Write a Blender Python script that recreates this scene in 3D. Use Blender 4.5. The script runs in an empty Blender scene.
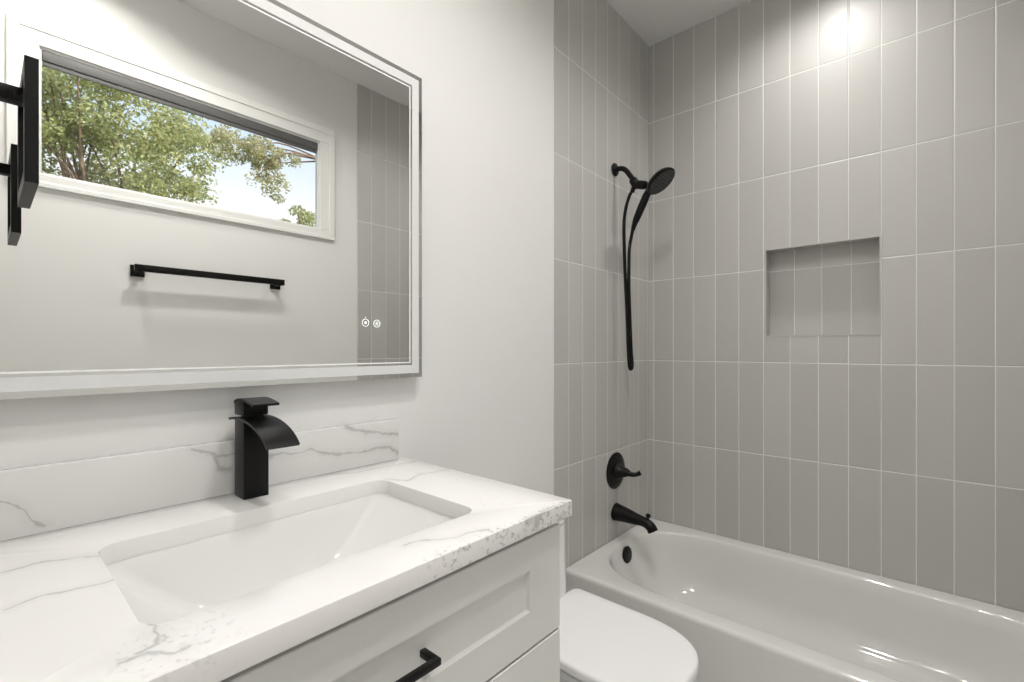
import bpy, bmesh, math, random
from mathutils import Vector, Matrix
random.seed(7)
S = bpy.context.scene
COL = S.collection
PI = math.pi

# ------------------------------------------------------------------ camera, sky, sun, exposure
FPX = 469.0
cam_d = bpy.data.cameras.new('camera'); cam = bpy.data.objects.new('camera', cam_d); COL.objects.link(cam)
cam_d.sensor_width = 36; cam_d.lens = FPX / 1024 * 36; cam_d.shift_y = 8 / 1024; cam_d.clip_start = 0.01
cam.location = (0, -1.07, 1.20); cam.rotation_euler = (PI/2, 0, math.radians(41.4 - 90))
S.camera = cam
S.view_settings.view_transform = 'Standard'; S.view_settings.look = 'None'
S.view_settings.gamma = 1; S.view_settings.use_curve_mapping = False
S.view_settings.exposure = 0.24

world = bpy.data.worlds.new('sky'); S.world = world; world.use_nodes = True
wn, wl = world.node_tree.nodes, world.node_tree.links
wn.clear()
wo = wn.new('ShaderNodeOutputWorld'); wb = wn.new('ShaderNodeBackground'); wc = wn.new('ShaderNodeTexCoord')
wsx = wn.new('ShaderNodeSeparateXYZ'); wr = wn.new('ShaderNodeValToRGB')
wl.new(wc.outputs['Generated'], wsx.inputs[0]); wl.new(wsx.outputs['Z'], wr.inputs[0])
wr.color_ramp.elements[0].position = 0.0; wr.color_ramp.elements[0].color = (.95, .97, 1, 1)
wr.color_ramp.elements[1].position = 0.9; wr.color_ramp.elements[1].color = (.16, .34, .75, 1)
e = wr.color_ramp.elements.new(.26); e.color = (.96, .98, 1, 1)
e = wr.color_ramp.elements.new(.42); e.color = (.55, .74, 1, 1)
wl.new(wr.outputs[0], wb.inputs[0]); wb.inputs[1].default_value = 1.15
wl.new(wb.outputs[0], wo.inputs[0])

def lamp(name, typ, loc, energy, rot=(0, 0, 0), color=(1, 1, 1), **kw):
    d = bpy.data.lights.new(name, typ); d.energy = energy; d.color = color
    for k, v in kw.items(): setattr(d, k, v)
    o = bpy.data.objects.new(name, d); o.location = loc; o.rotation_euler = rot; COL.objects.link(o); return o
lamp('sun', 'SUN', (3, 6, 9), 7.0, rot=(math.radians(-40), math.radians(18), 0), color=(1, .95, .86), angle=.01)

CEIL = 2.757
ROOM_CAN = (.72, -.79); DOOR_FILL = (.22, -1.14); TUB_CAN = (1.93, -.79)
WARM = (1, .98, .95)
lamp('room_can_lamp', 'AREA', (*ROOM_CAN, CEIL - .012), 7.8, color=WARM, shape='DISK', size=.13, spread=math.radians(150))
lamp('door_fill_lamp', 'AREA', (*DOOR_FILL, CEIL - .012), 6.0, color=WARM, shape='DISK', size=.13, spread=math.radians(150))  # added fill to brighten the drawer fronts, not a known fixture
lamp('tub_can_lamp', 'SPOT', (*TUB_CAN, CEIL - .012), 31, color=WARM, spot_size=math.radians(156), spot_blend=1.0, shadow_soft_size=.05)

# ------------------------------------------------------------------ materials
def P(name, col, rough=.5, metal=0, spec=.5, coat=0, emit=0, emit_col=None):
    m = bpy.data.materials.new(name); m.use_nodes = True
    b = m.node_tree.nodes['Principled BSDF']
    b.inputs['Base Color'].default_value = (*col, 1); b.inputs['Roughness'].default_value = rough
    b.inputs['Metallic'].default_value = metal; b.inputs['Specular IOR Level'].default_value = spec
    b.inputs['Coat Weight'].default_value = coat; b.inputs['Coat Roughness'].default_value = .05
    if emit:
        b.inputs['Emission Color'].default_value = (*(emit_col or col), 1); b.inputs['Emission Strength'].default_value = emit
    return m
class NB:                                             # small node-building helper
    def __init__(s, m): s.m = m; s.t = m.node_tree; s.b = s.t.nodes['Principled BSDF']
    def n(s, typ, *ins, **kw):
        o = s.t.nodes.new(typ)
        for k, v in kw.items(): setattr(o, k, v)
        for i, v in enumerate(ins):
            if v is None: continue
            if hasattr(v, 'links'): s.t.links.new(v, o.inputs[i])
            else: o.inputs[i].default_value = v
        return o
    def math(s, op, a, b=None, c=None, clamp=False): return s.n('ShaderNodeMath', a, b, c, operation=op, use_clamp=clamp).outputs[0]
    def vec(s, op, a, b=None): return s.n('ShaderNodeVectorMath', a, b, operation=op)
    def pos(s): return s.n('ShaderNodeNewGeometry').outputs['Position']
    def noise(s, p, scale, detail=3, rough=.5):
        o = s.n('ShaderNodeTexNoise'); s.t.links.new(p, o.inputs['Vector'])
        o.inputs['Scale'].default_value = scale; o.inputs['Detail'].default_value = detail; o.inputs['Roughness'].default_value = rough
        return o
    def ramp(s, v, a, b, lo=0., hi=1.):
        o = s.n('ShaderNodeMapRange'); s.t.links.new(v, o.inputs[0]); o.interpolation_type = 'SMOOTHSTEP'
        for i, x in enumerate((a, b, lo, hi)): o.inputs[i+1].default_value = x
        return o.outputs[0]
    def mix(s, f, a, b):
        o = s.n('ShaderNodeMix', data_type='RGBA')
        for i, v in ((0, f), (6, a), (7, b)):
            if hasattr(v, 'links'): s.t.links.new(v, o.inputs[i])
            else: o.inputs[i].default_value = v
        return o.outputs[2]
    def bump(s, h, strength=.3, dist=.01):
        o = s.n('ShaderNodeBump'); o.inputs['Strength'].default_value = strength; o.inputs['Distance'].default_value = dist
        s.t.links.new(h, o.inputs['Height']); s.t.links.new(o.outputs[0], s.b.inputs['Normal'])

def painted(name, col, rough=.6, scale=350, strength=.05):
    m = P(name, col, rough); nb = NB(m); n = nb.noise(nb.pos(), scale, 2); nb.bump(n.outputs[0], strength, .002); return m

def tile_mat(name, axis, u0, pitch=.1016, z0=1.142, rp=.4064, rows=True):
    m = P(name, (.51, .50, .478), .3, spec=.5); nb = NB(m)
    sep = nb.n('ShaderNodeSeparateXYZ', nb.pos())
    u = nb.math('DIVIDE', nb.math('SUBTRACT', sep.outputs[axis], u0), pitch)
    v = nb.math('DIVIDE', nb.math('SUBTRACT', sep.outputs['Z'], z0), rp)
    def edge(c, pp):
        fr = nb.math('FRACT', c); return nb.math('MULTIPLY', nb.math('MINIMUM', fr, nb.math('SUBTRACT', 1., fr)), pp)
    d = nb.math('MINIMUM', edge(u, pitch), edge(v, rp))
    g = nb.ramp(d, .0010, .0020, 1., 0.)
    cell = nb.n('ShaderNodeCombineXYZ', nb.math('FLOOR', u), nb.math('FLOOR', v), 0.)
    wn_ = nb.n('ShaderNodeTexWhiteNoise'); nb.t.links.new(cell.outputs[0], wn_.inputs[0])
    fac = nb.math('MULTIPLY_ADD', wn_.outputs[0], .09, .955)
    tc = nb.vec('SCALE', (.51, .50, .478)); nb.t.links.new(fac, tc.inputs['Scale'])
    c = nb.mix(g, tc.outputs[0], (.84, .83, .80, 1))
    nb.t.links.new(c, nb.b.inputs['Base Color'])
    nb.t.links.new(nb.math('MULTIPLY_ADD', g, .4, .38), nb.b.inputs['Roughness'])
    n = nb.noise(nb.pos(), 5, 2)
    tilt = nb.math('MULTIPLY', nb.math('SUBTRACT', wn_.outputs[0], .5), nb.math('MULTIPLY', nb.math('FRACT', u), .0007))
    h = nb.math('ADD', nb.math('ADD', nb.ramp(d, .001, .004, 0., .0016), nb.math('MULTIPLY', n.outputs[0], .002)), tilt)
    nb.bump(h, .8, 1.0)
    return m

QUARTZ = {'top': [
    [(0.018, -0.165), (0.059, -0.163), (0.118, -0.2)],
    [(0.015, -0.302), (0.047, -0.289), (0.081, -0.297), (0.114, -0.3)],
    [(0.104, -0.501), (0.122, -0.5), (0.123, -0.449)],
    [(0.087, -0.504), (0.109, -0.507), (0.124, -0.528), (0.137, -0.529)],
    [(0.54, -0.029), (0.595, -0.062), (0.698, -0.072), (0.748, -0.077)],
    [(0.60, -0.16), (0.629, -0.212), (0.679, -0.186), (0.754, -0.202)],
    [(0.416, -0.487), (0.454, -0.495), (0.488, -0.524), (0.513, -0.522), (0.546, -0.541)],
    [(.62, -.556), (.68, -.553), (.75, -.557)]],
  'splash': [
    [(0.265, 1.015), (0.31, 0.994), (0.317, 0.962), (0.338, 0.954)],
    [(0.31, 0.99), (0.41, 0.968), (0.497, 0.968), (0.539, 0.951), (0.607, 0.95), (0.709, 0.945), (0.736, 0.924)],
    [(0.584, 1.013), (0.644, 0.994), (0.736, 0.977)],
    [(0.0, 0.975), (0.034, 0.955), (0.049, 0.931), (0.068, 0.919)]]}
def quartz(name, key):
    m = P(name, (.86, .85, .83), .12, spec=.5); nb = NB(m)
    p = nb.pos()
    n1 = nb.noise(p, 14, 4, .6)
    off = nb.vec('SUBTRACT', n1.outputs['Color'], (.5, .5, .5)); off2 = nb.vec('SCALE', off.outputs[0]); off2.inputs['Scale'].default_value = .035
    q = nb.vec('ADD', p, off2.outputs[0])
    q = nb.vec('MULTIPLY', q.outputs[0], (1, 1, 0) if key == 'top' else (1, 0, 1)).outputs[0]
    dmin = None
    for pl in QUARTZ[key]:
        for a, b in zip(pl, pl[1:]):
            A = Vector((a[0], a[1], 0)) if key == 'top' else Vector((a[0], 0, a[1]))
            B = Vector((b[0], b[1], 0)) if key == 'top' else Vector((b[0], 0, b[1]))
            D = B - A
            pa = nb.vec('SUBTRACT', q, tuple(A)).outputs[0]
            t = nb.vec('DOT_PRODUCT', pa, tuple(D / D.length_squared)).outputs['Value']
            t = nb.math('MINIMUM', nb.math('MAXIMUM', t, 0.), 1.)
            sc = nb.vec('SCALE', tuple(D)); nb.t.links.new(t, sc.inputs['Scale'])
            L = nb.vec('LENGTH', nb.vec('SUBTRACT', pa, sc.outputs[0]).outputs[0]).outputs['Value']
            dmin = L if dmin is None else nb.math('MINIMUM', dmin, L)
    wv = nb.noise(p, 28, 3)
    w = nb.ramp(wv.outputs[0], .35, .7, .0016, .0085 if key == 'splash' else .0045)
    core = nb.math('SUBTRACT', 1., nb.math('DIVIDE', dmin, w), clamp=True)
    core = nb.math('MULTIPLY', core, .46)
    halo = nb.ramp(dmin, 0, .020, .10, 0.)
    # speckle clusters of the quartz
    big = nb.ramp(nb.noise(p, 6, 2).outputs[0], .64, .76, 0., .5)
    sp = nb.n('ShaderNodeTexVoronoi', feature='DISTANCE_TO_EDGE'); nb.t.links.new(nb.vec('ADD', p, off2.outputs[0]).outputs[0], sp.inputs['Vector']); sp.inputs['Scale'].default_value = 95
    spk = nb.math('MULTIPLY', nb.ramp(sp.outputs['Distance'], 0, .22, 1., .25), nb.ramp(nb.noise(p, 110, 3).outputs[0], .54, .63))
    if key == 'top':                                    # denser flecks along front right edge; front left ones paint the speckled window reflection
        sp_ = nb.n('ShaderNodeSeparateXYZ', p)
        edge = nb.math('MULTIPLY', nb.ramp(sp_.outputs['Y'], -.535, -.552), nb.ramp(sp_.outputs['X'], .36, .46))
        dl = nb.vec('LENGTH', nb.vec('SUBTRACT', p, (.13, -.51, .9085)).outputs[0]).outputs['Value']
        big = nb.math('MAXIMUM', nb.math('MAXIMUM', big, nb.math('MULTIPLY', edge, 1.5)), nb.ramp(dl, .02, .075, .8, 0.))
    spk = nb.math('MULTIPLY', nb.math('MULTIPLY', spk, big), .4)
    f = nb.math('ADD', nb.math('MAXIMUM', core, spk), halo, clamp=True)
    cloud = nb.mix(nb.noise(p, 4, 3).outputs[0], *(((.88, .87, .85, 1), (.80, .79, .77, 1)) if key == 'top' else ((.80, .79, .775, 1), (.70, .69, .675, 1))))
    c = nb.mix(f, cloud, (.27, .265, .25, 1))
    nb.t.links.new(c, nb.b.inputs['Base Color'])
    return m

M = dict(
    wall=painted('wall_paint', (.80, .79, .775)), ceil=painted('ceiling_paint', (.78, .772, .76)),
    trim=painted('trim_paint', (.84, .83, .81), .35, 100, .02),
    tile_x=tile_mat('grey_tile_x', 'X', 2.266), tile_y=tile_mat('grey_tile_y', 'Y', -.0284),
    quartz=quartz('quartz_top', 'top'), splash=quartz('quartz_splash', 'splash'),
    cab=painted('cabinet_paint', (.84, .835, .815), .38, 120, .02),
    gap_shade=P('drawer_gap_shade', (.12, .115, .11), .7),
    sink=P('sink_ceramic', (.82, .815, .80), .08, coat=.3), ceramic=P('white_ceramic', (.86, .855, .84), .07, coat=.3), tub=P('tub_enamel', (.72, .712, .69), .09, coat=.4),
    lid=P('toilet_lid_plastic', (.86, .85, .85), .22),
    black=P('matte_black_metal', (.006, .0058, .0055), .36, metal=.0, spec=.2), black2=P('black_nozzles', (.02, .02, .02), .45),
    mirror=P('mirror_silver', (.86, .87, .85), 0.0, metal=1), frost=P('frosted_strip', (.70, .70, .69), .5, emit=.04, emit_col=(1, .98, .94)),
    line=P('etched_line', (.85, .85, .83), .4, emit=.10, emit_col=(1, .98, .95)),
    housing=P('mirror_housing', (.7, .7, .69), .5), chrome=P('chrome', (.75, .75, .74), .12, metal=1),
    grey=P('dark_grey_shade', (.11, .108, .105), .6), lens=P('lit_lens', (1, 1, 1), .5, emit=5, emit_col=WARM),
    bark=P('bark', (.20, .13, .085), .9), grass=P('lawn', (.10, .17, .05), .95), floor=P('floor_tile', (.42, .41, .39), .35),
    icon=P('touch_icon', (.9, .9, .9), .4, emit=.7, emit_col=(1, 1, 1)), grout=P('niche_edge', (.52, .51, .49), .4),
)
def leaf_mat(name, a, b):
    m = P(name, a, .5); nb = NB(m)
    r = nb.n('ShaderNodeNewGeometry').outputs['Random Per Island']
    nb.t.links.new(nb.mix(r, (*a, 1), (*b, 1)), nb.b.inputs['Base Color'])
    tr = nb.n('ShaderNodeBsdfTranslucent'); tr.inputs[0].default_value = (*[min(1, x*1.4) for x in b], 1)
    mx = nb.n('ShaderNodeMixShader', .35, nb.b.outputs[0], tr.outputs[0])
    nb.t.links.new(mx.outputs[0], nb.t.nodes['Material Output'].inputs[0])
    return m
M['leaf'] = leaf_mat('green_leaves', (.08, .14, .03), (.52, .50, .24))
M['leaf2'] = leaf_mat('olive_leaves', (.20, .21, .09), (.55, .50, .30))
gl = bpy.data.materials.new('window_glass'); gl.use_nodes = True; g_ = gl.node_tree; g_.nodes.clear()
go = g_.nodes.new('ShaderNodeOutputMaterial'); gm = g_.nodes.new('ShaderNodeMixShader'); gt = g_.nodes.new('ShaderNodeBsdfTransparent')
gg = g_.nodes.new('ShaderNodeBsdfGlossy'); gg.inputs['Roughness'].default_value = 0; gf = g_.nodes.new('ShaderNodeFresnel'); gf.inputs[0].default_value = 1.5
g_.links.new(gf.outputs[0], gm.inputs[0]); g_.links.new(gt.outputs[0], gm.inputs[1]); g_.links.new(gg.outputs[0], gm.inputs[2]); g_.links.new(gm.outputs[0], go.inputs[0])
M['glass'] = gl
# floor tile grout
nb = NB(M['floor']); bt = nb.n('ShaderNodeTexBrick'); nb.t.links.new(nb.pos(), bt.inputs['Vector'])
bt.offset = .5; bt.inputs['Color1'].default_value = (.66, .65, .63, 1); bt.inputs['Color2'].default_value = (.70, .69, .67, 1); bt.inputs['Mortar'].default_value = (.6, .59, .57, 1)
bt.inputs['Scale'].default_value = 1; bt.inputs['Brick Width'].default_value = .6; bt.inputs['Row Height'].default_value = .3; bt.inputs['Mortar Size'].default_value = .003
nb.t.links.new(bt.outputs[0], nb.b.inputs['Base Color'])

# ------------------------------------------------------------------ mesh helpers
def obj(name, bm, mat, parent=None, smooth=35, kind=None, recalc=True):
    if recalc: bmesh.ops.recalc_face_normals(bm, faces=bm.faces)
    if smooth:
        th = math.radians(smooth)
        for f in bm.faces: f.smooth = True
        for e_ in bm.edges:
            if len(e_.link_faces) == 2: e_.smooth = e_.calc_face_angle(0) < th
    me = bpy.data.meshes.new(name); bm.to_mesh(me); bm.free()
    me.materials.append(mat)
    o = bpy.data.objects.new(name, me); COL.objects.link(o)
    if parent:
        o.parent = parent
        o.matrix_parent_inverse = Matrix.Translation(-root_loc(parent))
    if kind: o['kind'] = kind
    return o
def root_loc(p):
    v = Vector(p.location)
    return v
def thing(name, loc, label, cat, group=None):
    o = bpy.data.objects.new(name, None); o.location = loc; o.empty_display_size = .05; COL.objects.link(o)
    return tag(o, label, cat, group)
def tag(o, label, cat, group=None):
    o['label'] = label; o['category'] = cat
    if group: o['group'] = group
    return o
def box(bm, x0, x1, y0, y1, z0, z1, bev=0, seg=2):
    r = bmesh.ops.create_cube(bm, size=1, matrix=Matrix.Translation(((x0+x1)/2, (y0+y1)/2, (z0+z1)/2)) @ Matrix.Diagonal((abs(x1-x0), abs(y1-y0), abs(z1-z0), 1)))
    if bev:
        es = list({e_ for v in r['verts'] for e_ in v.link_edges})
        bmesh.ops.bevel(bm, geom=es, offset=bev, segments=seg, profile=.5, affect='EDGES')
    return bm
def B(*a, **k): return box(bmesh.new(), *a, **k)
def loft(bm, rings, cap0=True, cap1=True, closed=True):
    R = [[bm.verts.new(p) for p in r] for r in rings]
    for a, b in zip(R, R[1:]):
        n = len(a)
        for i in range(n if closed else n-1):
            bm.faces.new((a[i], a[(i+1) % n], b[(i+1) % n], b[i]))
    if cap0: bm.faces.new(R[0][::-1])
    if cap1: bm.faces.new(R[-1])
    return R
def frame(axis):
    a = Vector(axis).normalized(); up = Vector((0, 0, 1)) if abs(a.z) < .9 else Vector((1, 0, 0))
    u = a.cross(up).normalized(); return a, u, u.cross(a).normalized()
def lathe(bm, prof, origin, axis, seg=48, su=1, sv=1, close=True):
    a, u, v = frame(axis); O = Vector(origin)
    loft(bm, [[O + a*h + u*(r*su*math.cos(2*PI*i/seg)) + v*(r*sv*math.sin(2*PI*i/seg)) for i in range(seg)] for h, r in prof], close, close)
    return bm
def smooth_path(pts, n=8):
    out = []
    pts = [Vector(p) for p in pts]; P_ = [2*pts[0]-pts[1]] + pts + [2*pts[-1]-pts[-2]]
    for i in range(1, len(P_)-2):
        a, b, c, d = P_[i-1:i+3]
        for k in range(n):
            t = k/n; out.append(.5*((2*b)+(c-a)*t+(2*a-5*b+4*c-d)*t*t+(3*b-a-3*c+d)*t**3))
    out.append(pts[-1]); return out
def tube(bm, pts, rad, seg=16, su=1., sv=1.):
    n = len(pts); pts = [Vector(p) for p in pts]
    rr = rad if callable(rad) else (lambda t: rad)
    T0 = (pts[1]-pts[0]).normalized(); _, u, v = frame(T0)
    rings = []
    for i, p in enumerate(pts):
        T = (pts[min(i+1, n-1)] - pts[max(i-1, 0)]).normalized()
        u = (u - T*u.dot(T)).normalized(); v = T.cross(u)
        r = rr(i/(n-1))
        rings.append([p + u*(r*su*math.cos(2*PI*k/seg)) + v*(r*sv*math.sin(2*PI*k/seg)) for k in range(seg)])
    loft(bm, rings); return bm
def rrect(cx, cy, hx, hy, r, z, k=8):
    pts = []
    for (sx, sy, a0) in ((1, 1, 0), (-1, 1, PI/2), (-1, -1, PI), (1, -1, 3*PI/2)):
        for i in range(k+1):
            a = a0 + i/k*PI/2
            pts.append(Vector((cx + sx*(hx-r) + r*math.cos(a), cy + sy*(hy-r) + r*math.sin(a), z)))
    return pts
def fill_between(bm, rings):
    es = []
    for r in rings:
        for i in range(len(r)):
            e_ = bm.edges.get((r[i], r[(i+1) % len(r)])) or bm.edges.new((r[i], r[(i+1) % len(r)])); es.append(e_)
    bmesh.ops.triangle_fill(bm, use_beauty=True, use_dissolve=False, edges=es, normal=(0, 0, 1))

# ------------------------------------------------------------------ room shell
D = -1.50; XR = 2.278; XL = -.09; TH = .12; TF = .045
def struct(name, bm, mat, parent=None, smooth=0): return obj(name, bm, mat, parent, smooth, kind='structure')
struct('floor', B(XL-.3, XR+TH, D-TH, TH, -.08, 0), M['floor'])
struct('ceiling', B(XL-.3, XR+TH, D-TH, TH, CEIL, CEIL+.1), M['ceil'])
struct('wall_back', B(XL-.3, XR+TH, 0, TH, 0, CEIL), M['wall'])
struct('wall_shower_end', B(1.452, XR, -.0015, 0, 0, CEIL), M['tile_x'])
# right wall with the niche
NY0, NY1, NZ0, NZ1, ND = -.943, -.541, 1.2535, 1.636, .09
bm = bmesh.new()
box(bm, XR, XR+TH+.02, D-TH, 0, 0, NZ0); box(bm, XR, XR+TH+.02, D-TH, 0, NZ1, CEIL)
box(bm, XR, XR+TH+.02, D-TH, NY0, NZ0, NZ1); box(bm, XR, XR+TH+.02, NY1, 0, NZ0, NZ1)
box(bm, XR+ND, XR+TH+.02, NY0, NY1, NZ0, NZ1)
struct('wall_right', bm, M['tile_y'])
bm = bmesh.new(); tw = .005
for a in ((NY0, NY1, NZ1-tw, NZ1), (NY0, NY1, NZ0, NZ0+tw), (NY0, NY0+tw, NZ0+tw, NZ1-tw), (NY1-tw, NY1, NZ0+tw, NZ1-tw)):
    box(bm, XR-.0015, XR+.012, *a)
struct('trim_1', bm, M['grout'])
# window wall
WX0, WX1, WZ0, WZ1 = .148, 1.236, 1.860, 2.342
bm = bmesh.new()
for x0, x1, z0, z1 in ((XL-.3, XR, 0, WZ0), (XL-.3, XR, WZ1, CEIL), (XL-.3, WX0, WZ0, WZ1), (WX1, XR, WZ0, WZ1)):
    box(bm, x0, x1, D-TF, D, z0, z1)
struct('wall_front', bm, M['wall'])
struct('wall_shower_front', B(1.468, XR, D, D+.008, 0, CEIL), M['tile_x'])
# left wall with the doorway the photograph is taken from
bm = bmesh.new()
box(bm, XL-TH, XL, -.82, 0, 0, CEIL); box(bm, XL-TH, XL, D, -.82, 2.08, CEIL); box(bm, XL-TH, XL, D, -1.47, 0, 2.08)
struct('wall_left', bm, M['wall'])
dr = struct('door_1', B(XL-TH-.005, XL-TH+.035, -1.47, -.82, .005, 2.08), M['trim'])
bm = bmesh.new()
for z0, z1 in ((.15, .95), (1.1, 1.95)):
    for a in ((-1.39, -.91, z0, z0+.015), (-1.39, -.91, z1-.015, z1), (-1.39, -1.375, z0, z1), (-.925, -.91, z0, z1)): box(bm, XL-TH+.034, XL-TH+.041, *a)
struct('door_panel_moulding', bm, M['trim'], dr)
bm = lathe(bmesh.new(), [(0, .026), (.006, .026), (.01, .012), (.03, .012), (.035, .024), (.05, .026), (.058, .018), (.06, .005)], (XL-TH+.034, -.89, .98), (1, 0, 0), 24)
struct('door_knob', bm, M['black'], dr, 35)
bm = bmesh.new()
for (x0, x1) in ((.76, 1.45),):
    box(bm, x0, x1, -.014, 0, 0, .11, .003)
struct('baseboard_back', bm, M['trim'])
struct('baseboard_front', B(XL, 1.468, D, D+.014, 0, .11, .003), M['trim'])
# window 1: frame, pane, casing
win = struct('window_1', B(WX0, WX1, D-.044, D-.029, WZ0, WZ0+.004), M['trim'])
bm = bmesh.new(); fw = .008
for a in ((WX0, WX1, WZ0, WZ0+fw), (WX0, WX1, WZ1-fw, WZ1), (WX0, WX0+.006, WZ0+fw, WZ1-fw), (WX1-.006, WX1, WZ0+fw, WZ1-fw)):
    box(bm, a[0], a[1], D-.028, D-.002, a[2], a[3], .001)
struct('window_frame', bm, M['trim'], win)
struct('pane', B(WX0+.005, WX1-.005, D-.022, D-.018, WZ0+fw-.002, WZ1-fw+.002), M['glass'], win)
bm = bmesh.new(); cw = .085
for (o0, o1, t) in ((0, .055, .010), (.052, cw, .015)):
    for a in ((WX0-o1, WX1+o1, WZ1+o0, WZ1+o1), (WX0-o1, WX1+o1, WZ0-o1*.6, WZ0-o0*.6), (WX0-o1, WX0-o0, WZ0-o0*.6, WZ1+o0), (WX1+o0, WX1+o1, WZ0-o0*.6, WZ1+o0)):
        box(bm, a[0], a[1], D, D+t, a[2], a[3], .003)
struct('window_casing', bm, M['trim'], win)

sh = thing('roller_shade', ((WX0+WX1)/2, D-.02, WZ1-.065), 'dark grey rolled-up shade across the top of the window, seen in the mirror', 'shade')
obj('shade_cassette', B(WX0+.007, WX1-.007, D-.016, D-.001, WZ1-.048, WZ1-.009, .003), M['grey'], sh)
obj('hem_bar', B(WX0+.010, WX1-.010, D-.013, D-.006, WZ1-.066, WZ1-.048, .002), M['grey'], sh)

# recessed ceiling lights; the one by the door is an added fill
def can(loc, label):
    t = thing('recessed_light', (loc[0], loc[1], CEIL), label, 'ceiling light', )
    bm = lathe(bmesh.new(), [(-.001, .070), (.004, .072), (.006, .082), (.004, .092), (-.001, .093)], (loc[0], loc[1], CEIL), (0, 0, -1), 48, close=False)
    obj('trim_ring', bm, M['trim'], t)
    bm = lathe(bmesh.new(), [(.0005, .070), (.002, .069)], (loc[0], loc[1], CEIL), (0, 0, -1), 40)
    obj('lens', bm, M['lens'], t)
can(ROOM_CAN, 'round white recessed ceiling light over the middle of the room')
can(DOOR_FILL, 'added fill light shaped as a round recessed ceiling light near the doorway and the window wall')
can(TUB_CAN, 'round white recessed ceiling light over the bathtub')

# ------------------------------------------------------------------ vanity
VX0, VX1, VY = -.082, .745, -.54
van = thing('vanity_cabinet', ((VX0+VX1)/2, -.27, 0), 'white shaker bathroom vanity cabinet under the quartz countertop', 'cabinet')
bm = bmesh.new()
t_ = .018
for a in ((VX0, VX0+t_, VY+.022, -.002, .10, .8785), (VX1-t_, VX1, VY+.022, -.002, .10, .8785), (VX0+t_, VX1-t_, -.012, -.002, .10, .8785),
          (VX0+t_, VX1-t_, VY+.022, -.012, .10, .118), (VX0+t_, VX1-t_, VY+.022, VY+.042, .850, .8785)): box(bm, *a)
box(bm, VX0+.02, VX1-.02, VY+.08, -.01, 0, .10)
obj('carcass', bm, M['cab'], van, 0)
obj('gap_shade_sheet', B(VX0+.004, VX1-.010, VY+.018, VY+.0225, .105, .876), M['gap_shade'], van, 0)  # dark sheet that stands for the shade in the gaps around the drawers
def drawer(z0, z1, label=None):
    x0, x1 = VX0+.002, .742
    bm = bmesh.new()
    ix0, ix1, iz0, iz1 = x0+.090, .651, z0+.066, z1-.058
    def rg(a, b, c, d, y): return [Vector((a, y, c)), Vector((b, y, c)), Vector((b, y, d)), Vector((a, y, d))]
    yf, yb = VY, VY+.018
    loft(bm, [rg(x0, x1, z0, z1, yb), rg(x0, x1, z0, z1, yf+.0015), rg(x0+.0015, x1-.0015, z0+.0015, z1-.0015, yf), rg(ix0, ix1, iz0, iz1, yf), rg(ix0+.0015, ix1-.0015, iz0+.0015, iz1-.0015, yf+.009)])
    d = obj('drawer', bm, M['cab'], van, 0)
    cx, cz = .357, (iz0+iz1)/2
    bm = bmesh.new(); hw = .066
    yh = yf+.009
    box(bm, cx-hw, cx+hw, yh-.036, yh-.026, cz-.005, cz+.005, .0012)
    for s in (-1, 1): box(bm, cx+s*(hw-.005)-.005, cx+s*(hw-.005)+.005, yh-.030, yh+.0005, cz-.005, cz+.005, .0012)
    h = obj('handle', bm, M['black'], van); h.parent = d; h.matrix_parent_inverse = Matrix.Identity(4); h['label'] = 'black bar handle'
for z0, z1 in ((.664, .862), (.388, .660), (.110, .384)): drawer(z0, z1)

# countertop with the sink cut-out
CX1, CY0, CZ1 = .758, -.558, .9085
def counter_ring(i, z): return rrect((XL+.002+CX1)/2, (CY0-.0015)/2, (CX1-XL-.002)/2-i, (-.0015-CY0)/2-i, .003, z, 3)
OX0, OX1, OY0, OY1 = .113, .597, -.462, -.152
def open_ring(i, z, r=.03): return rrect((OX0+OX1)/2, (OY0+OY1)/2, (OX1-OX0)/2+i, (OY1-OY0)/2+i, r, z, 10)
bm = bmesh.new()
R = loft(bm, [counter_ring(0, .8785), counter_ring(0, CZ1-.002), counter_ring(.0006, CZ1-.0006), counter_ring(.002, CZ1)], False, False)
Q = loft(bm, [open_ring(0, .8785), open_ring(0, CZ1-.002), open_ring(.0006, CZ1-.0006), open_ring(.002, CZ1)], False, False)
fill_between(bm, [R[-1], Q[-1]]); fill_between(bm, [R[0], Q[0]])
ct = obj('countertop', bm, M['quartz'], None, 40); tag(ct, 'white quartz vanity countertop with thin grey veins and a sink cut-out', 'countertop')
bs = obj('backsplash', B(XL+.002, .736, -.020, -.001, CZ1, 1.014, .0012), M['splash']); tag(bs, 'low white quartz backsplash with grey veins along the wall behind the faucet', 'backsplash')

# undermount basin
cx, cy = (OX0+OX1)/2, (OY0+OY1)/2; hx, hy = (OX1-OX0)/2, (OY1-OY0)/2
prof = [(.025, .025, .03, .8784, 0), (.001, .001, .03, .8784, 0), (-.002, -.001, .028, .874, 0), (-.012, -.004, .028, .862, 0), (-.038, -.008, .028, .836, 0), (-.066, -.013, .03, .808, 0), (-.098, -.020, .032, .782, 0), (-.130, -.026, .026, .766, 0), (-.155, -.042, .03, .757, 0), (-.18, -.075, .03, .752, 0), (-.205, -.115, .02, .749, 0)]
bm = bmesh.new()
loft(bm, [rrect(cx, cy, hx+a, hy+b, r, z, 10) for a, b, r, z, _ in prof], False, True)
R2 = [rrect(cx, cy, hx+a, hy+b, r, z, 10) for a, b, r, z in ((.025, .025, .05, .8784), (.02, .02, .06, .82), (-.02, -.01, .06, .765), (-.1, -.08, .05, .735))]
loft(bm, R2, False, True); bmesh.ops.remove_doubles(bm, verts=bm.verts, dist=.0001)
sink = obj('sink_basin', bm, M['sink'], None, 50); tag(sink, 'white rectangular undermount sink set below the countertop', 'sink')
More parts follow.
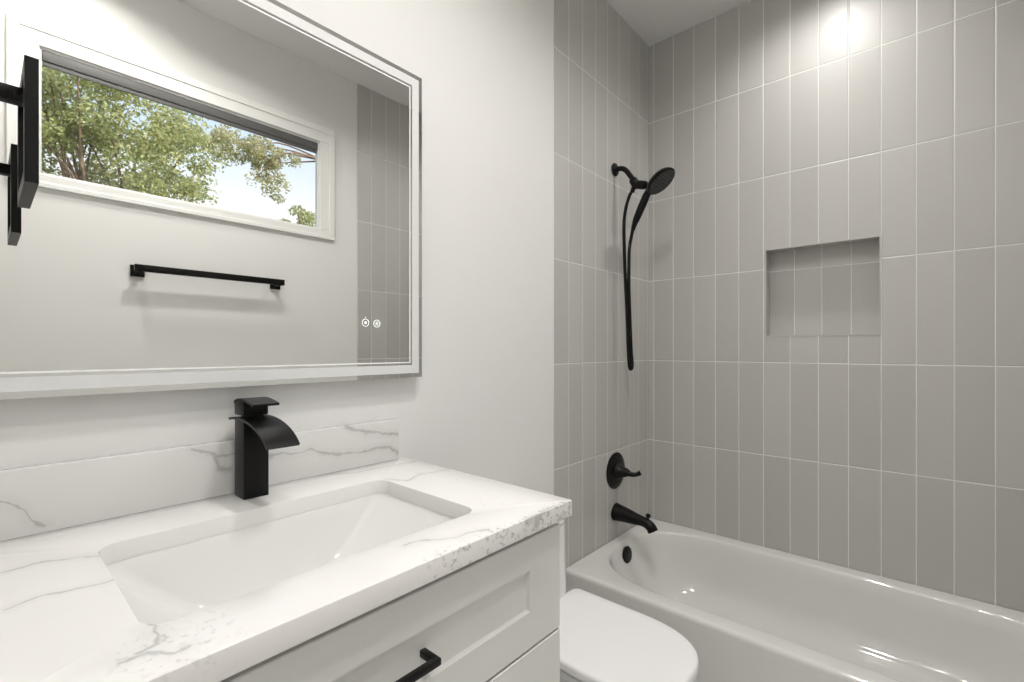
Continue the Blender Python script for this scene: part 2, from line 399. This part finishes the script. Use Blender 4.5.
bm = lathe(bmesh.new(), [(0, .033), (.002, .033), (.004, .03), (.004, .022), (.007, .02), (.009, .004)], (cx, cy, .7505), (0, 0, 1), 32)
obj('sink_drain', bm, M['black'], sink)['label'] = 'black sink drain'

# waterfall faucet
fa = thing('waterfall_faucet', (.360, -.060, CZ1), 'matte black single-lever waterfall faucet standing on the countertop', 'faucet')
fx0, fx1 = .336, .382
obj('faucet_body', B(fx0, fx1, -.085, -.036, CZ1, 1.060, .0012), M['black'], fa)
# curved spout sheet, profile in y-z
def sheet(bm, prof, th, x0, x1):
    n = len(prof); top, bot = [], []
    for i, (y, z) in enumerate(prof):
        a = Vector(prof[max(i-1, 0)]); b = Vector(prof[min(i+1, n-1)]); t = (b-a).normalized(); nrm = Vector((-t.y, t.x))
        if nrm.y < 0: nrm = -nrm
        if abs(t.x) < .25: nrm = Vector((-abs(nrm.x), nrm.y))
        top.append((y, z)); bot.append((y-nrm.x*th, z-nrm.y*th))
    loop = top + bot[::-1]
    loft(bm, [[Vector((x, y, z)) for y, z in loop] for x in (x0, x1)])
pr = [(-.020, 1.0625), (-.045, 1.066), (-.075, 1.0665)]
for i in range(1, 15):
    a = i/14*math.radians(66); pr.append((-.075 - .135*math.sin(a)/math.sin(math.radians(66)), 1.0665 - .040*(1-math.cos(a))/(1-math.cos(math.radians(66)))))
bm = bmesh.new(); sheet(bm, pr, .0045, .330, .388); obj('spout', bm, M['black'], fa)
bm = bmesh.new(); box(bm, .345, .373, -.082, -.045, 1.064, 1.072); obj('neck', bm, M['black'], fa)
obj('lever_block', B(fx0, fx1, -.083, -.034, 1.0695, 1.098, .002), M['black'], fa)
pl = [(-.034, 1.0965), (-.048, 1.1015), (-.066, 1.1035), (-.09, 1.1025), (-.112, 1.0995), (-.133, 1.096)]
bm = bmesh.new(); sheet(bm, pl, .0045, fx0-.001, fx1+.001); obj('lever', bm, M['black'], fa)

# ------------------------------------------------------------------ illuminated mirror
MX0, MX1, MZ0, MZ1, MY = -.075, .803, 1.124, 1.943, -.032
mi = thing('led_mirror', ((MX0+MX1)/2, -.02, MZ0), 'large rectangular lighted mirror with a frosted border on the wall above the sink', 'mirror')
obj('mirror_glass', B(MX0, MX1, MY, MY+.005, MZ0, MZ1), M['mirror'], mi, 0)
obj('housing', B(MX0+.05, MX1-.05, MY+.0052, -.0005, MZ0+.05, MZ1-.05, .002), M['housing'], mi, 0)
def band(name, i0, i1, mat, th=.0004):
    bm = bmesh.new()
    def rg(i, y): return [Vector((MX0+i, y, MZ0+i)), Vector((MX1-i, y, MZ0+i)), Vector((MX1-i, y, MZ1-i)), Vector((MX0+i, y, MZ1-i))]
    R = loft(bm, [rg(i0, MY), rg(i0, MY-th), rg(i1, MY-th), rg(i1, MY)], False, False)
    return obj(name, bm, mat, mi, 0)
band('frosted_border', .011, .033, M['frost']); band('inner_line', .0385, .0415, M['line'])
def icon(x, z, kind):
    bm = bmesh.new(); r = .0095
    lathe(bm, [(0, r-.0011), (.0005, r-.0011), (.0005, r), (0, r)], (x, MY, z), (0, -1, 0), 32, close=False)
    if kind == 'light':
        lathe(bm, [(0, .0032), (.0005, .003)], (x, MY, z), (0, -1, 0), 16)
        box(bm, x-.0006, x+.0006, MY-.0005, MY, z+.0115, z+.0145)
    else:
        for k in (-1, 0, 1):
            tube(bm, smooth_path([(x-.0035+k*.0001, MY-.0003, z+k*.0033-.0008), (x-.001, MY-.0003, z+k*.0033+.0006), (x+.001, MY-.0003, z+k*.0033-.0006), (x+.0035, MY-.0003, z+k*.0033+.0008)], 4), .0005, 6)
    o = obj('touch_button', bm, M['icon'], mi); o['label'] = {'light': 'round light symbol with a dot', 'fog': 'round symbol with small wavy strokes'}[kind]
icon(.630, 1.265, 'light'); icon(.662, 1.264, 'fog')

# ------------------------------------------------------------------ towel ring on the left wall
tr = thing('towel_ring', (XL, -.215, 1.53), 'square black towel ring at the left edge of the photo beside the mirror', 'towel ring')
obj('wall_plate', B(XL, XL+.009, -.240, -.190, 1.492, 1.542, .0015), M['black'], tr)
obj('stem', B(XL+.008, .036, -.224, -.206, 1.508, 1.526, .001), M['black'], tr)
bm = bmesh.new(); a0, a1, b0, b1, w = -.285, -.135, 1.395, 1.542, .016
for y0, y1, z0, z1 in ((a0, a0+w, b0, b1), (a1-w, a1, b0, b1), (a0+w, a1-w, b0, b0+w), (a0+w, a1-w, b1-w, b1)): box(bm, .034, .046, y0, y1, z0, z1)
obj('square_ring', bm, M['black'], tr, 0)

# towel bar on the window wall
tb = thing('towel_bar', (.72, D, 1.53), 'long square black towel bar below the window, seen in the mirror', 'towel bar')
for x in (.440, 1.000):
    obj('wall_post', B(x-.024, x+.024, D, D+.012, 1.506, 1.554, .001), M['black'], tb)
    obj('bracket', B(x-.010, x+.010, D+.010, D+.070, 1.520, 1.540, .001), M['black'], tb)
obj('rail', B(.420, 1.020, D+.055, D+.074, 1.522, 1.550, .001), M['black'], tb)

# ------------------------------------------------------------------ toilet
TX = 1.118
to = thing('toilet', (TX, -.35, 0), 'white one-piece toilet with a closed lid between the vanity and the bathtub', 'toilet')
def lidring(z, ins=0., yb=-.212, yf=-.655, hw=.166, n=40):
    pts = []; L = .215; yc = yf + L
    for i in range(n+1):                      # front: superellipse cap
        a = PI + i/n*PI
        c, s_ = math.cos(a), math.sin(a)
        pts.append(Vector((TX + (hw-ins)*math.copysign(abs(c)**(2/2.5), c), yc + (L-ins)*math.copysign(abs(s_)**(2/2.5), s_), z)))
    r = .022; w2 = hw*1.0-ins
    for k in range(1, 5):                     # taper to the hinge end
        t = k/4; pts.append(Vector((TX + (hw-ins)*(1-t) + w2*t , yc + (yb-r-yc)*t, z)))
    for k in range(1, 7):
        a = k/6*PI/2; pts.append(Vector((TX + w2 - r + r*math.cos(a), yb-ins-r+r*math.sin(a), z)))
    for k in range(0, 7):
        a = PI/2 + k/6*PI/2; pts.append(Vector((TX - w2 + r + r*math.cos(a), yb-ins-r+r*math.sin(a), z)))
    for k in range(3, 0, -1):
        t = k/4; pts.append(Vector((TX - ((hw-ins)*(1-t) + w2*t ), yc + (yb-r-yc)*t, z)))
    return pts
bm = bmesh.new(); loft(bm, [lidring(0.4040, .004), lidring(0.4060, 0), lidring(0.4210, 0), lidring(0.4260, .003), lidring(0.4280, .009), lidring(0.4285, .03)]); obj('toilet_lid', bm, M['lid'], to, 50)
bm = bmesh.new(); loft(bm, [lidring(0.3820, .008), lidring(0.3840, .004), lidring(0.3980, .004), lidring(0.4010, .008)]); obj('toilet_seat', bm, M['lid'], to, 50)
bm = bmesh.new()
def bowl(z, k, s_): 
    return [Vector((TX + (p.x-TX)*k, -.30 + (p.y+.30)*s_, z)) for p in lidring(z, .012)]
loft(bm, [bowl(0, .62, .80), bowl(.02, .60, .78), bowl(.12, .58, .74), bowl(.22, .70, .80), bowl(.30, .88, .92), bowl(.35, .97, .99), bowl(.379, .98, 1.0)])
obj('bowl', bm, M['ceramic'], to, 50)
bm = bmesh.new()
loft(bm, [rrect(TX, -.125, hx_, hy_, .03, z, 6) for hx_, hy_, z in ((.105, .11, 0), (.10, .10, .1), (.115, .10, .30), (.125, .095, .42), (.124, .09, .62), (.124, .09, .645))])
obj('tank', bm, M['ceramic'], to, 50)
bm = bmesh.new()
loft(bm, [rrect(TX, -.123, .125-i, .091-i, .03, z, 6) for i, z in ((.002, .646), (0, .648), (0, .664), (.004, .671), (.012, .674))]); obj('tank_lid', bm, M['ceramic'], to, 50)
bm = lathe(bmesh.new(), [(0, .022), (.004, .022), (.006, .019)], (TX, -.12, .674), (0, 0, 1), 24); obj('flush_button', bm, M['chrome'], to)

# ------------------------------------------------------------------ bathtub
BX0, BX1, BY0, BY1, BZ = 1.524, XR-.0015, D+.009, -.003, .332
tub = thing('bathtub', (1.905, -.77, 0), 'white alcove bathtub along the tiled wall', 'bathtub')
ocx, ocy, oa, ob = 1.905, -.755, .318, .719
def tubring(ins, z, insy=None, n=2.5, cap=.36, sh=0.):
    insy = ins if insy is None else insy
    pts = []; K = 28; b = cap
    for sgn in (1, -1):
        yc = ocy + sgn*(ob - cap) ; 
        for i in range(K+1):
            a = i/K*PI if sgn > 0 else PI + i/K*PI
            c, s_ = math.cos(a), math.sin(a)
            pts.append(Vector((ocx + (oa-ins)*math.copysign(abs(c)**(2/n), c), yc + sh + (b-insy)*math.copysign(abs(s_)**(2/n), s_), z)))
        for k in range(1, 6):
            y0 = ocy + sgn*(ob-cap); t = k/6
            x = ocx - sgn*(oa-ins); pts.append(Vector((x, y0 - sgn*2*(ob-cap)*t + sh, z)))
    return pts
def outring(i, z, r=.004):                        # only the apron side is rounded over, the wall sides stay tight
    return rrect(i/2 + (BX0+BX1)/2, (BY0+BY1)/2, (BX1-BX0)/2 - i/2, (BY1-BY0)/2, r, z, 5)
bm = bmesh.new()
R = loft(bm, [outring(0, 0), outring(0, BZ-.016), outring(.0015, BZ-.009), outring(.005, BZ-.0035), outring(.010, BZ-.0008), outring(.016, BZ)], True, False)
Q = loft(bm, [tubring(0, BZ), tubring(.005, BZ-.0012), tubring(.010, BZ-.005), tubring(.014, BZ-.012), tubring(.022, BZ-.05, .024), tubring(.032, BZ-.12, .045), tubring(.045, BZ-.18, .075), tubring(.060, BZ-.22, .10), tubring(.085, BZ-.245, .13), tubring(.13, BZ-.256, .18), tubring(.2, BZ-.26, .26), tubring(.27, BZ-.262, .32)], False, True)
fill_between(bm, [R[-1], Q[0]])
obj('tub_body', bm, M['tub'], tub, 50)
# overflow cover on the sloping end wall
bm = lathe(bmesh.new(), [(0, .036), (.006, .037), (.010, .034), (.012, .026), (.013, .006)], (1.920, -.062, .277), (0, -1, .12), 36)
obj('overflow_cover', bm, M['black'], tub)['label'] = 'round black overflow cover'
bm = lathe(bmesh.new(), [(0, .034), (.003, .034), (.005, .028), (.006, .006)], (1.915, -.33, .0545), (0, 0, 1), 32)
obj('tub_drain', bm, M['black'], tub)['label'] = 'round black tub drain'

# ------------------------------------------------------------------ shower fittings on the tiled end wall
WY = -.0015
va = thing('shower_valve', (1.93, WY, .642), 'black round shower valve plate with a lever, above the tub spout', 'shower valve')
bm = lathe(bmesh.new(), [(0, .082), (.003, .083), (.007, .078), (.011, .055), (.013, .03)], (1.93, WY, .642), (0, -1, 0), 56); obj('valve_plate', bm, M['black'], va)
bm = lathe(bmesh.new(), [(.010, .035), (.016, .036), (.024, .030), (.040, .023), (.055, .020), (.066, .015), (.069, .004)], (1.93, WY, .642), (0, -1, 0), 36); obj('valve_hub', bm, M['black'], va)
bm = tube(bmesh.new(), smooth_path([(1.930, -.045, .641), (1.935, -.066, .638), (1.942, -.084, .635), (1.952, -.100, .638), (1.958, -.112, .646)], 6), lambda t: .017 - .0075*math.sin(min(1, t*1.3)*PI/2) + .003*max(0, t-.8)*5*.8, 18); obj('valve_lever', bm, M['black'], va)

sp = thing('tub_spout', (1.93, WY, .448), 'black tub spout on the tiled wall just above the bathtub rim', 'tub spout')
path = smooth_path([(1.93, WY, .453), (1.93, -.045, .450), (1.93, -.09, .445), (1.93, -.125, .442), (1.93, -.154, .437), (1.93, -.174, .424), (1.93, -.184, .408)], 6)
bm = tube(bmesh.new(), path, lambda t: .019*(1-min(1, t/.55))**1.2 + .0215 + .004*max(0, t-.6), 28); obj('spout_body', bm, M['black'], sp)
bm = lathe(bmesh.new(), [(0, .006), (.018, .006), (.020, .010), (.030, .0105), (.032, .007)], (1.93, -.158, .447), (0, -.15, 1), 20); obj('diverter_knob', bm, M['black'], sp)

SX = 1.921
sa = thing('shower_outlet', (SX, WY, 2.02), 'black shower pipe with hose bracket and long looped hose on the tiled wall', 'shower fitting')
bm = lathe(bmesh.new(), [(0, .028), (.004, .030), (.009, .027), (.013, .018), (.016, .012)], (SX, WY, 2.02), (0, -1, 0), 36); obj('wall_flange', bm, M['black'], sa)
bm = tube(bmesh.new(), smooth_path([(SX, WY, 2.02), (SX, -.035, 2.018), (SX, -.058, 2.005), (SX, -.078, 1.978), (SX, -.098, 1.948)], 6), .0115, 18); obj('arm_pipe', bm, M['black'], sa)
bm = bmesh.new()
lathe(bm, [(0, .014), (.006, .018), (.024, .019), (.034, .016), (.042, .013), (.05, .013), (.056, .006)], (SX, -.090, 1.957), (0, -.55, -.83), 28)
lathe(bm, [(0, .012), (.004, .018), (.036, .019), (.050, .017), (.054, .010)], (SX, -.108, 1.928), (0, -.96, -.28), 24)
lathe(bm, [(0, .010), (.018, .0105), (.03, .009)], (SX, -.100, 1.925), (0, .35, -.93), 20)
obj('hose_bracket', bm, M['black'], sa)
hose = smooth_path([(SX, -.090, 1.905), (SX-.002, -.076, 1.880), (SX-.006, -.060, 1.82), (SX-.008, -.054, 1.74), (SX-.006, -.058, 1.55), (SX-.003, -.067, 1.35), (SX-.004, -.073, 1.20), (SX-.004, -.078, 1.128), (SX, -.083, 1.110), (SX+.005, -.088, 1.128), (SX+.004, -.083, 1.20), (SX+.001, -.078, 1.35), (SX, -.074, 1.50), (SX, -.076, 1.64), (SX, -.086, 1.70), (SX, -.094, 1.735)], 10)
bm = tube(bmesh.new(), hose, .0075, 14); obj('shower_hose', bm, M['black'], sa)

hs = thing('hand_shower', (SX, -.13, 1.83), 'black hand shower with a tilted round spray head hanging in its bracket', 'hand shower')
hd = Vector((0, -.78, .62)).normalized(); hn = Vector((0, -.62, -.78)).normalized(); hc = Vector((SX, -.222, 1.918))
bm = bmesh.new()
lathe(bm, [(-.026, .012), (-.020, .036), (-.010, .060), (0, .067), (.006, .068), (.009, .064)], hc, hn, 48)
head = obj('spray_head', bm, M['black'], hs)
bm = bmesh.new(); a_, u_, v_ = frame(hn)
lathe(bm, [(.0085, .060), (.0105, .058), (.0105, .010)], hc, hn, 40)
for rr_, nn in ((.014, 6), (.028, 12), (.042, 18), (.054, 24)):
    for k in range(nn):
        q = hc + hn*.010 + u_*rr_*math.cos(2*PI*k/nn) + v_*rr_*math.sin(2*PI*k/nn)
        lathe(bm, [(0, .0026), (.003, .0018)], q, hn, 8)
fpl = obj('spray_face', bm, M['black2'], hs); fpl.parent = head; fpl.matrix_parent_inverse = Matrix.Identity(4)
bm = tube(bmesh.new(), smooth_path([hc - hd*.045 - hn*.010, hc - hd*.075 - hn*.004, (SX, -.142, 1.838), (SX, -.118, 1.79), (SX, -.102, 1.755), (SX, -.093, 1.728)], 6), lambda t: .013 + .004*math.sin(PI*min(1, t*1.25)) - .004*max(0, t-.7)/.3, 20)
obj('handle', bm, M['black'], hs)

# ------------------------------------------------------------------ outdoors, seen through the window in the mirror
gr = struct('ground', B(-14, 18, -30, D-TH-.01, -.5, -.3), M['grass'])
def leaves(bm, c, rad, n, size):
    for _ in range(n):
        while True:
            p = Vector([random.uniform(-1, 1) for _ in range(3)])
            if p.length < 1: break
        p = Vector((c[0]+p.x*rad[0], c[1]+p.y*rad[1], c[2]+p.z*rad[2]))
        a = Vector([random.gauss(0, 1) for _ in range(3)]).normalized()
        b = a.cross(Vector([random.gauss(0, 1) for _ in range(3)])).normalized(); nn = a.cross(b)
        L = size*random.uniform(.6, 1.2); W = L*.28
        v = [bm.verts.new(q) for q in (p-a*L*.5, p+b*W+nn*W*.3, p+a*L*.5, p-b*W+nn*W*.3)]
        bm.faces.new(v)
def tree(name, base, trunk, limbs, blobs, label, cat, mat, group=None, lsize=.09):
    t = thing(name, base, label, cat, group)
    bm = bmesh.new()
    if trunk: tube(bm, smooth_path(trunk, 5), lambda q: .13*(1-q)+.05, 12)
    for l in limbs: tube(bm, smooth_path(l[1:], 4), lambda q, r=l[0]: r*(1-q)+.007, 7)
    obj('trunk', bm, M['bark'], t)
    bm = bmesh.new()
    for c, r, n in blobs: leaves(bm, c, r, n, lsize)
    obj('foliage', bm, mat, t, 0, recalc=False)
def clusters(cx_, cy_, cz_, rx, ry, rz, nb_, r0, r1, n):
    out = []
    for _ in range(nb_):
        while True:
            p = Vector([random.uniform(-1, 1) for _ in range(3)])
            if p.length < 1: break
        r = random.uniform(r0, r1)
        out.append(((cx_+p.x*rx, cy_+p.y*ry, cz_+p.z*rz), (r, r, r*.75), n))
    return out
def limbs_to(start, cl, k, r):
    s = Vector(start); out = []
    for c, _, _ in random.sample(cl, k):
        c = Vector(c); mid = s.lerp(c, .5) + Vector((random.uniform(-.2, .2), random.uniform(-.2, .2), random.uniform(.0, .25)))
        out.append([r, tuple(s), tuple(mid), tuple(c)])
    return out
cl = clusters(1.0, -6.3, 3.7, 1.0, .8, 1.1, 105, .16, .34, 230)
tree('leafy_tree', (1.0, -6.3, -.3), [(1.0, -6.3, -.3), (1.05, -6.25, .8), (.95, -6.3, 1.6), (1.0, -6.3, 2.0)], limbs_to((1.0, -6.3, 1.95), cl, 30, .018), cl, 'dense green tree filling the left half of the window seen in the mirror', 'tree', M['leaf'], lsize=.058)
cl = clusters(3.0, -8.1, 4.75, 1.05, .5, .22, 52, .10, .2, 90) + clusters(3.6, -8.1, 4.35, .35, .3, .35, 12, .10, .2, 70)
tree('branching_tree', (5.4, -8.1, -.3), [(5.4, -8.1, -.3), (5.45, -8.1, 2.2), (5.2, -8.1, 4.0), (4.6, -8.1, 5.2)], limbs_to((4.6, -8.1, 5.0), cl, 5, .012), cl, 'thin-leaved tree with branches across the top right of the window seen in the mirror', 'tree', M['leaf2'], lsize=.062)
cl = clusters(3.22, -6.2, 3.05, .20, .25, .36, 16, .08, .16, 120)
tree('shrub', (3.2, -6.2, -.3), [(3.2, -6.2, -.3), (3.22, -6.2, 1.5), (3.2, -6.2, 2.6)], limbs_to((3.2, -6.2, 2.3), cl, 8, .012), cl, 'small green treetop in the lower right corner of the window seen in the mirror', 'tree', M['leaf'], lsize=.055)
